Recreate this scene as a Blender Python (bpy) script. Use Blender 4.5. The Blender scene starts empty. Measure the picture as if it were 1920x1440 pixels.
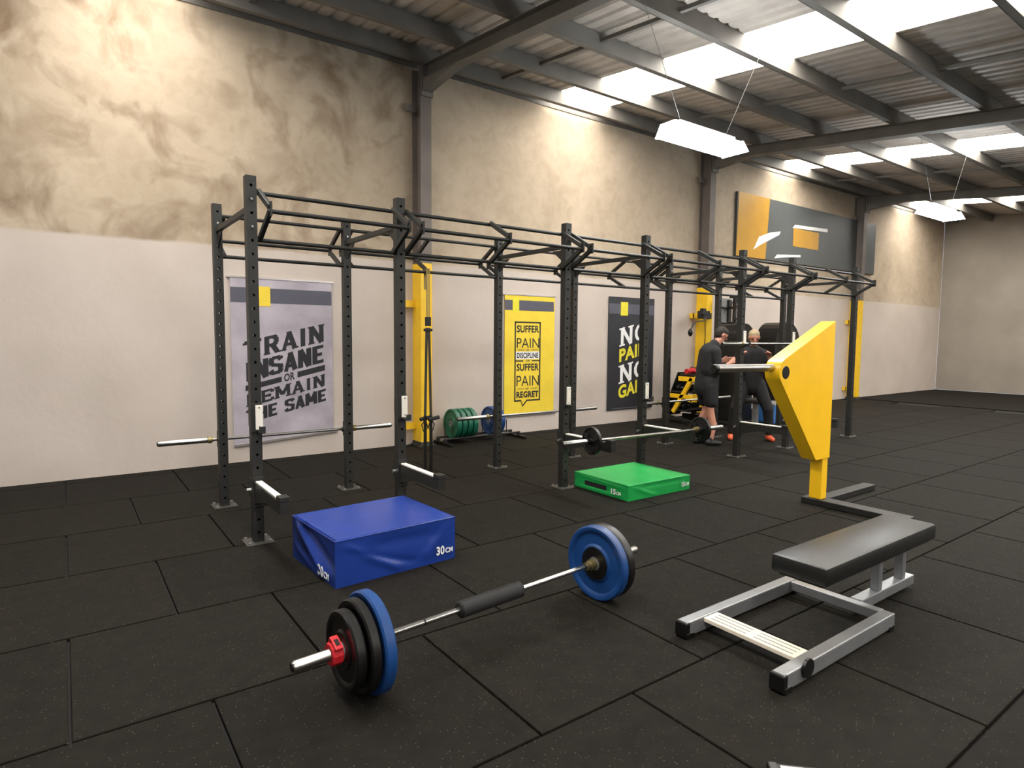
import bpy, bmesh, math, random
from mathutils import Vector, Matrix
random.seed(7)
S = bpy.context.scene
COL = S.collection
pi = math.pi
# ------------------------------------------------------------------ camera
cam_d = bpy.data.cameras.new('camera'); cam = bpy.data.objects.new('camera', cam_d); COL.objects.link(cam)
F_PX, YAW, PITCH, ROLL, HC = 1159.44, 0.62788, 0.07545, 0.0078, 1.5823
fw = Vector((math.sin(YAW)*math.cos(PITCH), math.cos(YAW)*math.cos(PITCH), -math.sin(PITCH)))
rt = Vector((math.cos(YAW), -math.sin(YAW), 0)); up = rt.cross(fw)
r2 = rt*math.cos(ROLL)+up*math.sin(ROLL); u2 = -rt*math.sin(ROLL)+up*math.cos(ROLL)
M = Matrix((r2, u2, -fw)).transposed().to_4x4(); M.translation = (0, 0, HC)
cam.matrix_world = M
cam_d.sensor_fit = 'HORIZONTAL'; cam_d.sensor_width = 36; cam_d.lens = F_PX/1920*36
cam_d.clip_start = .05; cam_d.clip_end = 100
S.camera = cam
# ------------------------------------------------------------------ world, exposure
w = bpy.data.worlds.new('world'); S.world = w; w.use_nodes = True
w.node_tree.nodes['Background'].inputs[0].default_value = (.75, .85, 1, 1)
w.node_tree.nodes['Background'].inputs[1].default_value = 1.0
S.view_settings.view_transform = 'Standard'; S.view_settings.look = 'None'
S.view_settings.gamma = 1; S.view_settings.use_curve_mapping = False
S.view_settings.exposure = 1.0
SKY_E = 8.5      # daylight through each translucent roof panel
LAMP_E = 20.0    # fluorescent highbay lamps
# ------------------------------------------------------------------ room numbers
YW = 8.17; ROOF0 = 5.55; SL = 0.11
def roof(y): return ROOF0+SL*(y-YW)
X0, X1, Y0 = -6.0, 23.0, -8.0
YF, YB = 4.91, 6.134
UX = [1.161, 2.361, 4.241, 5.441, 7.321, 8.521, 10.40]
# ------------------------------------------------------------------ materials
def rgb(r, g, b):
    f = lambda c: (c/255/12.92) if c/255 <= .04045 else ((c/255+.055)/1.055)**2.4
    return (f(r), f(g), f(b), 1)
def mat(name, col, rough=.5, metal=0, noise=0, nscale=8, bump=0, bscale=60, emis=None, estr=0, coat=0, col2=None):
    m = bpy.data.materials.new(name); m.use_nodes = True; nt = m.node_tree; N = nt.nodes; L = nt.links
    b = N['Principled BSDF']; b.inputs['Roughness'].default_value = rough; b.inputs['Metallic'].default_value = metal
    b.inputs['Base Color'].default_value = col
    if coat: b.inputs['Coat Weight'].default_value = coat
    tc = N.new('ShaderNodeTexCoord')
    if noise or col2:
        n = N.new('ShaderNodeTexNoise'); n.inputs['Scale'].default_value = nscale; n.inputs['Detail'].default_value = 5
        L.new(tc.outputs['Object'], n.inputs['Vector'])
        r = N.new('ShaderNodeValToRGB'); r.color_ramp.elements[0].position = .35; r.color_ramp.elements[1].position = .68
        c2 = col2 or tuple(min(1, c*(1+noise)) for c in col[:3])+(1,)
        c1 = col if col2 else tuple(c*(1-noise) for c in col[:3])+(1,)
        r.color_ramp.elements[0].color = c1; r.color_ramp.elements[1].color = c2
        L.new(n.outputs['Fac'], r.inputs[0]); L.new(r.outputs[0], b.inputs['Base Color'])
    if bump:
        n2 = N.new('ShaderNodeTexNoise'); n2.inputs['Scale'].default_value = bscale; n2.inputs['Detail'].default_value = 3
        L.new(tc.outputs['Object'], n2.inputs['Vector'])
        bp = N.new('ShaderNodeBump'); bp.inputs['Strength'].default_value = bump; bp.inputs['Distance'].default_value = .01
        L.new(n2.outputs['Fac'], bp.inputs['Height']); L.new(bp.outputs[0], b.inputs['Normal'])
    if emis:
        b.inputs['Emission Color'].default_value = emis; b.inputs['Emission Strength'].default_value = estr
    return m
def concrete():
    m = bpy.data.materials.new('wall_concrete'); m.use_nodes = True; nt = m.node_tree; N = nt.nodes; L = nt.links
    b = N['Principled BSDF']; b.inputs['Roughness'].default_value = .85
    g = N.new('ShaderNodeNewGeometry'); sp = N.new('ShaderNodeSeparateXYZ'); L.new(g.outputs['Position'], sp.inputs[0])
    def noise(scale, det, dist=0, stretch=(1, 1, 1)):
        mp = N.new('ShaderNodeMapping'); mp.inputs['Scale'].default_value = stretch; L.new(g.outputs['Position'], mp.inputs[0])
        n = N.new('ShaderNodeTexNoise'); n.inputs['Scale'].default_value = scale; n.inputs['Detail'].default_value = det
        n.inputs['Distortion'].default_value = dist; L.new(mp.outputs[0], n.inputs['Vector']); return n
    def ramp(src, p0, c0, p1, c1):
        r = N.new('ShaderNodeValToRGB'); r.color_ramp.elements[0].position = p0; r.color_ramp.elements[0].color = c0
        r.color_ramp.elements[1].position = p1; r.color_ramp.elements[1].color = c1; L.new(src, r.inputs[0]); return r
    def mix(fac, a, c, mode='MIX'):
        x = N.new('ShaderNodeMix'); x.data_type = 'RGBA'; x.blend_type = mode
        if isinstance(fac, float): x.inputs[0].default_value = fac
        else: L.new(fac, x.inputs[0])
        L.new(a, x.inputs[6]); L.new(c, x.inputs[7]); return x.outputs[2]
    base = ramp(noise(.7, 6, .6).outputs['Fac'], .25, rgb(168, 152, 131), .75, rgb(200, 184, 163))
    st = ramp(noise(1.5, 9, 1.6, (1, 1, .8)).outputs['Fac'], .47, (1, 1, 1, 1), .72, rgb(158, 136, 112))
    # heavier staining on the panel left of the first column
    mr = N.new('ShaderNodeMapRange'); mr.inputs[1].default_value = 3.9; mr.inputs[2].default_value = 4.5
    mr.inputs[3].default_value = .75; mr.inputs[4].default_value = .08; L.new(sp.outputs[0], mr.inputs[0])
    c = mix(mr.outputs[0], base.outputs[0], st.outputs[0], 'MULTIPLY')
    blot = ramp(noise(5, 8, 1).outputs['Fac'], .35, rgb(222, 214, 203), .6, (1, 1, 1, 1))
    c = mix(.35, c, blot.outputs[0], 'MULTIPLY')
    # painted lower band with a slightly uneven edge at 2.64 m
    paint = ramp(noise(1.2, 3).outputs['Fac'], .3, rgb(190, 178, 168), .75, rgb(202, 190, 181))
    ed = noise(3.0, 4); ad = N.new('ShaderNodeMath'); ad.operation = 'MULTIPLY_ADD'; ad.inputs[1].default_value = .06
    L.new(ed.outputs['Fac'], ad.inputs[0]); L.new(sp.outputs[2], ad.inputs[2])
    le = N.new('ShaderNodeMapRange'); le.inputs[1].default_value = 2.66; le.inputs[2].default_value = 2.70
    L.new(ad.outputs[0], le.inputs[0])
    x = N.new('ShaderNodeMix'); x.data_type = 'RGBA'; L.new(le.outputs[0], x.inputs[0]); L.new(paint.outputs[0], x.inputs[6]); L.new(c, x.inputs[7])
    L.new(x.outputs[2], b.inputs['Base Color'])
    bn = noise(14, 6); bp = N.new('ShaderNodeBump'); bp.inputs['Strength'].default_value = .25; bp.inputs['Distance'].default_value = .01
    L.new(bn.outputs['Fac'], bp.inputs['Height']); L.new(bp.outputs[0], b.inputs['Normal'])
    return m
def rubber_floor():
    m = bpy.data.materials.new('rubber_floor'); m.use_nodes = True; nt = m.node_tree; N = nt.nodes; L = nt.links
    b = N['Principled BSDF']; b.inputs['Roughness'].default_value = .78; b.inputs['Specular IOR Level'].default_value = .12
    g = N.new('ShaderNodeNewGeometry')
    n = N.new('ShaderNodeTexNoise'); n.inputs['Scale'].default_value = 9; n.inputs['Detail'].default_value = 10; n.inputs['Roughness'].default_value = .72; L.new(g.outputs['Position'], n.inputs['Vector'])
    r = N.new('ShaderNodeValToRGB'); r.color_ramp.elements[0].position = .3; r.color_ramp.elements[0].color = rgb(17, 15, 12)
    r.color_ramp.elements[1].position = .75; r.color_ramp.elements[1].color = rgb(29, 26, 21); L.new(n.outputs['Fac'], r.inputs[0])
    oi = N.new('ShaderNodeObjectInfo'); mr = N.new('ShaderNodeMapRange'); mr.inputs[3].default_value = .88; mr.inputs[4].default_value = 1.14
    L.new(oi.outputs['Random'], mr.inputs[0])
    mu = N.new('ShaderNodeVectorMath'); mu.operation = 'SCALE'; L.new(r.outputs[0], mu.inputs[0]); L.new(mr.outputs[0], mu.inputs['Scale'])
    v = N.new('ShaderNodeTexVoronoi'); v.inputs['Scale'].default_value = 70; L.new(g.outputs['Position'], v.inputs['Vector'])
    vr = N.new('ShaderNodeValToRGB'); vr.color_ramp.elements[0].position = .10; vr.color_ramp.elements[0].color = (1, 1, 1, 1)
    vr.color_ramp.elements[1].position = .22; vr.color_ramp.elements[1].color = (0, 0, 0, 1); L.new(v.outputs['Distance'], vr.inputs[0])
    # keep only some of the flecks
    gt = N.new('ShaderNodeSeparateColor'); L.new(v.outputs['Color'], gt.inputs[0])
    th = N.new('ShaderNodeMath'); th.operation = 'GREATER_THAN'; th.inputs[1].default_value = .72; L.new(gt.outputs[0], th.inputs[0])
    mm = N.new('ShaderNodeMath'); mm.operation = 'MULTIPLY'; L.new(vr.outputs[0], mm.inputs[0]); L.new(th.outputs[0], mm.inputs[1])
    m2 = N.new('ShaderNodeMath'); m2.operation = 'MULTIPLY'; m2.inputs[1].default_value = .8; L.new(mm.outputs[0], m2.inputs[0])
    mx = N.new('ShaderNodeMix'); mx.data_type = 'RGBA'; L.new(m2.outputs[0], mx.inputs[0]); L.new(mu.outputs[0], mx.inputs[6]); mx.inputs[7].default_value = rgb(104, 97, 82)
    L.new(mx.outputs[2], b.inputs['Base Color'])
    n3 = N.new('ShaderNodeTexNoise'); n3.inputs['Scale'].default_value = 120; L.new(g.outputs['Position'], n3.inputs['Vector'])
    bp = N.new('ShaderNodeBump'); bp.inputs['Strength'].default_value = .5; bp.inputs['Distance'].default_value = .004
    L.new(n3.outputs['Fac'], bp.inputs['Height']); L.new(bp.outputs[0], b.inputs['Normal'])
    return m
MT = dict(
    concrete=concrete(), floor=rubber_floor(),
    joint=mat('dark_underlay', rgb(14, 13, 12), .95),
    plain=mat('far_wall_paint', rgb(150, 142, 132), .85, noise=.1, nscale=1),
    roofs=mat('roof_sheet_metal', rgb(182, 172, 161), .6, 0, noise=.12, nscale=3),
    steel=mat('grey_structural_steel', rgb(108, 104, 98), .65, 0, noise=.12, nscale=3),
    colsteel=mat('brown_grey_column_paint', rgb(112, 102, 96), .6, 0, noise=.1, nscale=3),
    sky=mat('translucent_roof_panel', rgb(230, 235, 240), .5, emis=(1, .94, .85, 1), estr=SKY_E),
    lamp=mat('lit_lamp_diffuser', rgb(240, 245, 250), .4, emis=(.88, .95, 1, 1), estr=LAMP_E),
    white=mat('white_enamel', rgb(225, 225, 222), .4, noise=.03),
    black=mat('black_powder_coat', rgb(33, 33, 31), .5, .1, noise=.15, nscale=12, bump=.08, bscale=200),
    hole=mat('hole_rim', rgb(12, 12, 12), .8),
    bolt=mat('zinc_bolt', rgb(200, 200, 198), .3, .9),
    plate_base=mat('worn_base_plate', rgb(66, 64, 60), .6, .3, noise=.25, nscale=20),
    uhmw=mat('white_plastic_liner', rgb(232, 226, 216), .45, noise=.04, nscale=20),
    chrome=mat('brushed_chrome', rgb(178, 177, 174), .30, 1, noise=.06, nscale=30),
    brass=mat('worn_brass', rgb(150, 138, 98), .35, .8, noise=.15, nscale=60),
    rubber=mat('black_rubber', rgb(13, 13, 13), .36, noise=.12, nscale=20),
    foam=mat('black_foam', rgb(20, 20, 21), .75, bump=.2, bscale=150),
    bluep=mat('blue_rubber', rgb(17, 58, 112), .4, noise=.1, nscale=15),
    greenp=mat('green_rubber', rgb(12, 88, 66), .45, noise=.12, nscale=15),
    red=mat('red_plastic', rgb(190, 34, 44), .4, noise=.08),
    yellow=mat('yellow_paint', rgb(238, 192, 38), .45, noise=.05, nscale=5),
    yelmach=mat('yellow_powder_coat', rgb(250, 196, 28), .35, noise=.03, nscale=5, coat=.3),
    bluev=mat('blue_vinyl', rgb(26, 54, 132), .32, noise=.07, nscale=5, bump=.1, bscale=12),
    greenv=mat('green_vinyl', rgb(26, 156, 74), .38, noise=.07, nscale=5, bump=.1, bscale=12),
    print_w=mat('white_print', rgb(235, 235, 235), .6, noise=.05, nscale=40),
    print_k=mat('black_print', rgb(34, 34, 38), .7, noise=.1, nscale=40),
    print_y=mat('yellow_print', rgb(226, 214, 50), .6, noise=.05, nscale=30),
    poster_g=mat('grey_poster', rgb(160, 152, 162), .6, nscale=2.6, col2=rgb(186, 178, 188)),
    band=mat('slate_band', rgb(84, 84, 96), .6, noise=.06, nscale=6),
    poster_y=mat('yellow_poster', rgb(236, 206, 60), .55, noise=.04, nscale=5),
    poster_k=mat('black_poster', rgb(36, 37, 43), .5, noise=.1, nscale=6),
    signyel=mat('sign_yellow', rgb(186, 138, 36), .5, noise=.05, nscale=3),
    signgrey=mat('grey_sign_panel', rgb(80, 84, 84), .5, noise=.05, nscale=2),
    alu=mat('aluminium_rail', rgb(205, 198, 196), .3, .8),
    pad=mat('black_upholstery', rgb(24, 25, 24), .38, noise=.1, nscale=10, bump=.15, bscale=80),
    silver=mat('silver_paint', rgb(150, 152, 154), .35, .6, noise=.05, nscale=10),
    tread=mat('cream_tread', rgb(226, 214, 196), .45, .1, noise=.05, nscale=20),
    strap=mat('dark_webbing', rgb(46, 44, 38), .8, noise=.1, nscale=60),
    strapl=mat('tan_webbing', rgb(150, 128, 74), .8, noise=.1, nscale=60),
    skin=mat('skin', rgb(196, 138, 116), .5, noise=.06, nscale=10),
    hair=mat('dark_hair', rgb(36, 28, 24), .7, noise=.2, nscale=40),
    hairg=mat('light_hair', rgb(168, 150, 118), .7, noise=.2, nscale=40),
    cloth=mat('black_cloth', rgb(25, 25, 28), .85, noise=.12, nscale=10, bump=.2, bscale=20),
    sole=mat('dark_shoe', rgb(28, 28, 30), .6),
    orange=mat('orange_shoe', rgb(226, 96, 60), .6, noise=.1, nscale=20),
    bluem=mat('blue_block_vinyl', rgb(54, 108, 172), .5, noise=.06, nscale=5),
    greyp=mat('grey_plastic', rgb(128, 128, 126), .5, noise=.05, nscale=10),
)
# ------------------------------------------------------------------ mesh helpers
class MB:
    def __init__(s): s.bm = bmesh.new()
    def box(s, a, b, bev=0):
        x0, y0, z0 = a; x1, y1, z1 = b; bm = s.bm
        v = [bm.verts.new(p) for p in ((x0, y0, z0), (x1, y0, z0), (x1, y1, z0), (x0, y1, z0), (x0, y0, z1), (x1, y0, z1), (x1, y1, z1), (x0, y1, z1))]
        fs = [bm.faces.new([v[i] for i in q]) for q in ((3, 2, 1, 0), (4, 5, 6, 7), (0, 1, 5, 4), (1, 2, 6, 5), (2, 3, 7, 6), (3, 0, 4, 7))]
        if bev:
            es = {e for f in fs for e in f.edges}
            bmesh.ops.bevel(bm, geom=list(es), offset=bev, segments=2, affect='EDGES', profile=.5)
        return s
    def bar(s, p0, p1, w, h=None, bev=0):     # rectangular bar between two points
        h = h or w; p0 = Vector(p0); p1 = Vector(p1); d = (p1-p0); L = d.length; d.normalize()
        ref = Vector((0, 0, 1)) if abs(d.z) < .95 else Vector((0, 1, 0))
        a = d.cross(ref).normalized(); b = a.cross(d).normalized()
        bm = s.bm
        c = [(-w/2, -h/2), (w/2, -h/2), (w/2, h/2), (-w/2, h/2)]
        v0 = [bm.verts.new(p0+a*i+b*j) for i, j in c]; v1 = [bm.verts.new(p1+a*i+b*j) for i, j in c]
        fs = [bm.faces.new(v0[::-1]), bm.faces.new(v1)]+[bm.faces.new([v0[k], v0[(k+1) % 4], v1[(k+1) % 4], v1[k]]) for k in range(4)]
        bmesh.ops.recalc_face_normals(bm, faces=fs)
        if bev: bmesh.ops.bevel(bm, geom=list({e for f in fs for e in f.edges}), offset=bev, segments=2, affect='EDGES', profile=.5)
        return s
    def tube(s, pts, r, seg=12, caps=True):
        bm = s.bm; pts = [Vector(p) for p in pts]; rs = r if isinstance(r, (list, tuple)) else [r]*len(pts)
        rings = []; prev = None
        for i, p in enumerate(pts):
            d = (pts[min(i+1, len(pts)-1)]-pts[max(i-1, 0)]).normalized()
            if prev is None:
                ref = Vector((0, 0, 1)) if abs(d.z) < .9 else Vector((1, 0, 0)); a = d.cross(ref).normalized()
            else: a = (prev-d*prev.dot(d)).normalized()
            prev = a; b = d.cross(a)
            rings.append([bm.verts.new(p+(a*math.cos(2*pi*k/seg)+b*math.sin(2*pi*k/seg))*rs[i]) for k in range(seg)])
        for A, B in zip(rings, rings[1:]):
            for k in range(seg): bm.faces.new([A[k], A[(k+1) % seg], B[(k+1) % seg], B[k]])
        if caps: bm.faces.new(rings[0][::-1]); bm.faces.new(rings[-1])
        return s
    def lathe(s, prof, seg=48, axis='X', origin=(0, 0, 0)):   # prof: (position along axis, radius), closed loop if ends at r=0
        bm = s.bm; o = Vector(origin); rings = []
        for t, r in prof:
            ring = []
            for k in range(seg):
                c, n = math.cos(2*pi*k/seg)*r, math.sin(2*pi*k/seg)*r
                q = (t, c, n) if axis == 'X' else ((c, n, t) if axis == 'Z' else (n, t, c))
                ring.append(bm.verts.new(o+Vector(q)))
            rings.append(ring)
        fs = []
        for A, B in zip(rings, rings[1:]):
            for k in range(seg): fs.append(bm.faces.new([A[k], A[(k+1) % seg], B[(k+1) % seg], B[k]]))
        return s
    def prism(s, poly, axis, a, b):   # polygon in the plane normal to axis, extruded a..b
        bm = s.bm
        def P(u, v, t): return {'Y': (u, t, v), 'X': (t, u, v), 'Z': (u, v, t)}[axis]
        v0 = [bm.verts.new(P(u, v, a)) for u, v in poly]; v1 = [bm.verts.new(P(u, v, b)) for u, v in poly]
        n = len(poly)
        fs = [bm.faces.new(v0), bm.faces.new(v1[::-1])]+[bm.faces.new([v0[(k+1) % n], v0[k], v1[k], v1[(k+1) % n]]) for k in range(n)]
        bmesh.ops.recalc_face_normals(bm, faces=fs); return s
    def ball(s, c, r, sc=(1, 1, 1), sub=2):
        m = Matrix.Translation(c) @ Matrix.Diagonal((*[r*k for k in sc], 1))
        bmesh.ops.create_icosphere(s.bm, subdivisions=sub, radius=1, matrix=m); return s
    def mesh(s, name, m, smooth=False):
        me = bpy.data.meshes.new(name)
        s.bm.normal_update(); s.bm.to_mesh(me); s.bm.free(); me.materials.append(m)
        if smooth:
            me.shade_smooth() if hasattr(me, 'shade_smooth') else None
            me.polygons.foreach_set('use_smooth', [True]*len(me.polygons))
            try: me.set_sharp_from_angle(angle=math.radians(smooth if smooth is not True else 40))
            except Exception: pass
        return me
def link(name, me, parent=None, loc=None, rot=None):
    o = bpy.data.objects.new(name, me); COL.objects.link(o)
    if parent: o.parent = parent
    if loc: o.location = loc
    if rot: o.rotation_euler = rot
    return o
def part(name, mb, m, parent=None, smooth=False, loc=None, rot=None, label=None):
    o = link(name, mb.mesh(name, m, smooth), parent, loc, rot)
    if label: o['label'] = label
    return o
def thing(name, label, cat, loc=(0, 0, 0), rz=0, group=None, rot=None):
    o = bpy.data.objects.new(name, None); COL.objects.link(o); o.location = loc
    o.rotation_euler = rot or (0, 0, rz); o.empty_display_size = .1
    o['label'] = label; o['category'] = cat
    if group: o['group'] = group
    return o
def struct(name, me=None):
    o = bpy.data.objects.new(name, me); COL.objects.link(o); o['kind'] = 'structure'; return o
def dup(root, loc, rot, label, group=None):
    r = root.copy(); COL.objects.link(r); r.location = loc; r.rotation_euler = rot; r['label'] = label
    if group: r['group'] = group
    for ch in list(root.children):
        c = ch.copy(); COL.objects.link(c); c.parent = r
        for g in ch.children:
            d = g.copy(); COL.objects.link(d); d.parent = c
    return r
# ------------------------------------------------------------------ setting: floor
fl = struct('floor', MB().box((X0, Y0, -.06), (X1, YW+.2, -.022)).mesh('floor', MT['joint']))
T = 1.02; G = .0065
tile_me = MB().box((-T/2+G, -T/2+G, -.022), (T/2-G, T/2-G, 0), .004).mesh('rubber_tile', MT['floor'])
cx0 = MB()
for j in range(-3, 8):
    yc = 1.83+T*(j-.5)                     # rows with joints at 0.81, 1.83, 2.85 ...
    off = 4.045 if j % 2 == 0 else 3.53
    for i in range(-5, 17):
        xc = off+T*(i-.5)
        if yc+T/2 > YW-.02 or yc < -1.5 or xc < -1.2 or xc > 17: continue
        if xc > 3+yc*1.9+6 and yc < 3: continue
        link('rubber_tile', tile_me, fl, (xc, yc, 0))
ytop = 1.83+T*6
# cut tiles in the strip along the wall, and the stretch of floor far from the camera as plain sheet
cut_me = MB().box((-T/2+G, 0, -.022), (T/2-G, YW-ytop+.02, 0), .004).mesh('rubber_tile', MT['floor'])
for i in range(-5, 13):
    link('rubber_tile', cut_me, fl, (4.045+T*(i-.5), ytop+G, 0))
# floor beyond the counted tiles
far = MB()
for a, b in (((X0, Y0, -.02), (-1.9, YW, -.002)), ((17.5, Y0, -.02), (X1, YW, -.002)), ((-1.9, Y0, -.02), (17.5, -1.9, -.002)),
             ((11.0, -1.9, -.02), (17.5, 2.8, -.0025))): far.box(a, b)
part('rubber_sheet', far, MT['floor'], fl)
# ------------------------------------------------------------------ walls
wb = struct('wall_back', MB().box((X0, YW+.03, 0), (X1, YW+.25, 6)).mesh('wall_back', MT['joint']))
xs = [X0, -2.21, 4.225, 10.70, 17.15, X1]
for a, b in zip(xs, xs[1:]):
    part('concrete_panel', MB().box((a+.006, YW, 0), (b-.006, YW+.12, 5.9)), MT['concrete'], wb)
for nm, a, b in (('wall_left', (X0-.2, Y0, 0), (X0, YW, 5.9)), ('wall_right', (X1, Y0, 0), (X1+.2, YW, 5.9)), ('wall_front', (X0, Y0-.2, 0), (X1, Y0, 5.2))):
    struct(nm, MB().box(a, b).mesh(nm, MT['plain']))
# ------------------------------------------------------------------ roof
ce = struct('ceiling')
def sheet(xa, xb, name, m, amp=.012, pitch=.19, zoff=0):
    mb = MB(); bm = mb.bm; ys = [Y0, YW+.2]
    prof = []; x = xa; k = 0
    while x < xb-1e-6:
        for dx, h in ((0, 0), (.045, 0), (.075, 1), (.115, 1), (.145, 0)):
            if x+dx < xb: prof.append((x+dx, h*amp*2))
        x += pitch
    prof.append((xb, 0))
    cols = [[bm.verts.new((px, y, roof(y)+h+zoff)) for y in ys] for px, h in prof]
    for A, B in zip(cols, cols[1:]): bm.faces.new([A[0], A[1], B[1], B[0]])
    return part(name, mb, m, ce)
sk = [(6.60+6.45*k, 7.68+6.45*k) for k in range(-1, 3)]  # panels widened slightly to stand in for the glow around them
x = X0
for a, b in sk:
    sheet(x, a, 'roof_sheet', MT['roofs']); sheet(a, b, 'skylight_panel', MT['sky'], zoff=.005); x = b
sheet(x, X1, 'roof_sheet', MT['roofs'])
part('roof_deck', MB().prism([(Y0-.2, roof(Y0-.2)+.08), (YW+.3, roof(YW+.3)+.08), (YW+.3, roof(YW+.3)+.12), (Y0-.2, roof(Y0-.2)+.12)], 'X', X0-.2, X1+.2), MT['steel'], ce)
ypl = [7.80]+[8.09-1.19*k for k in range(1, 13)]
part('wall_angle', MB().box((X0, YW-.012, 5.37), (X1, YW-.001, 5.50)), MT['steel'], ce)
for y in ypl:
    z = roof(y)-.004; m = MB()
    m.box((X0, y-.006, z-.2), (X1, y, z)).box((X0, y, z-.2), (X1, y+.075, z-.194)).box((X0, y, z-.012), (X1, y+.075, z)).box((X0, y+.069, z-.2), (X1, y+.075, z-.18))
    part('purlin', m, MT['steel'], ce)
for y0_, y1_ in zip(ypl, ypl[1:]):
    for xb in (-1.0, 1.9, 5.45, 8.9, 11.9, 15.3, 18.4):
        z0_, z1_ = roof(y0_)-.06, roof(y1_)-.06
        part('bridging', MB().bar((xb, y0_, z0_-.03), (xb, y1_+.075, z1_-.03), .05, .045), MT['steel'], ce)
CX = [-2.23, 4.222, 10.70, 17.15]
for x in CX:
    m = MB()
    za, zb = roof(Y0)-.2, roof(7.9)-.2
    D = .19
    for z0_, z1_, w_ in ((-.012, 0, .15), (-D, -D+.012, .15)):
        m.prism([(Y0, za+z0_), (7.9, zb+z0_), (7.9, zb+z1_), (Y0, za+z1_)], 'X', x-w_/2, x+w_/2)
    m.prism([(Y0, za-D), (7.9, zb-D), (7.9, zb), (Y0, za)], 'X', x-.005, x+.005)
    # haunch
    m.prism([(7.0, roof(7.0)-.2-D), (7.9, zb-D-.17), (7.9, zb-D)], 'X', x-.07, x+.07)
    part('rafter', m, MT['steel'], ce)
    part('splice_plate', MB().box((x-.09, 7.86, roof(7.9)-.62), (x+.09, 7.885, roof(7.9)-.18)), MT['steel'], ce)
# ------------------------------------------------------------------ columns
for k, x in enumerate(CX):
    lab = {0: 'steel column far left with yellow lower half', 1: 'steel wall column with yellow lower half behind the hanging strap',
           2: 'steel wall column with yellow lower half behind the standing man', 3: 'steel column past the wall sign with yellow lower half'}[k]
    t = thing('steel_column', lab, 'column', (x, YW-.13, 0), group=None)
    for nm, z0_, z1_, m_ in (('upper_shaft', 2.62, roof(8)-.2, MT['colsteel']), ('painted_shaft', .06, 2.62, MT['yellow'])):
        m = MB()
        if nm == 'upper_shaft': m.box((-.085, -.13, z0_), (.085, -.118, z1_)).box((-.085, .115, z0_), (.085, .127, z1_)).box((-.005, -.118, z0_), (.005, .115, z1_))
        else: m.box((-.09, -.135, z0_), (.09, .127, z1_), .004)
        part(nm, m, m_, t)
    part('base_plate', MB().box((-.13, -.17, .001), (.13, .127, .02)), MT['plate_base'], t)
    part('grout', MB().box((-.1, -.15, .02), (.1, .127, .06)), MT['plate_base'], t)
    for z in (2.05, .29): part('cleat', MB().box((-.30, .03, z-.05), (-.09, .045, z+.05)).box((-.30, .03, z-.05), (-.28, .127, z+.05)), MT['yellow'], t)
    part('bracket', MB().box((-.22, .02, 4.72), (-.075, .05, 4.82)), MT['colsteel'], t)
# ------------------------------------------------------------------ lamps
def make_lamp(loc, label):
    t = thing('highbay_lamp', label, 'ceiling light', loc)
    L_ = 1.16; poly = [(-.17, .0), (.17, .0), (.10, .13), (-.10, .13)]
    part('diffuser', MB().prism([(-.165, .006), (.165, .006), (.098, .12), (-.098, .12)], 'X', -L_/2+.02, L_/2-.02), MT['lamp'], t)
    part('housing', MB().box((-L_/2+.1, -.07, .122), (L_/2-.1, .07, .165), .005), MT['white'], t)
    for s in (-1, 1): part('end_cap', MB().prism(poly, 'X', s*L_/2-.012, s*L_/2+.012), MT['lamp'], t)
    zr = roof(loc[1])-.02-loc[2]
    for s in (-1, 1):
        part('hanging_wire', MB().tube([(s*.38, 0, .16), (s*1.12, 0, zr)], 0.0028, 6), MT['greyp'], t)
    return t
lm = make_lamp((5.78, 4.42, 3.70), 'lit fluorescent highbay lamp hanging on two wires under the roof, top right')
for x, y, lab in ((12.23, 4.42, 'added far lit highbay lamp at the right hanging beyond the end of the rig'), (-.67, 4.42, 'lit highbay lamp left of the rig'),
                  (5.78, -1.5, 'added unseen lit highbay lamp behind the camera, middle'), (-.67, -1.5, 'added unseen lit highbay lamp behind the camera, left'), (12.23, -1.5, 'added unseen lit highbay lamp behind the camera, right')):
    dup(lm, (x, y, roof(y)-(roof(4.42)-3.70)), (0, 0, 0), lab)  # extra lamps added on the same grid to help light the room
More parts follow.
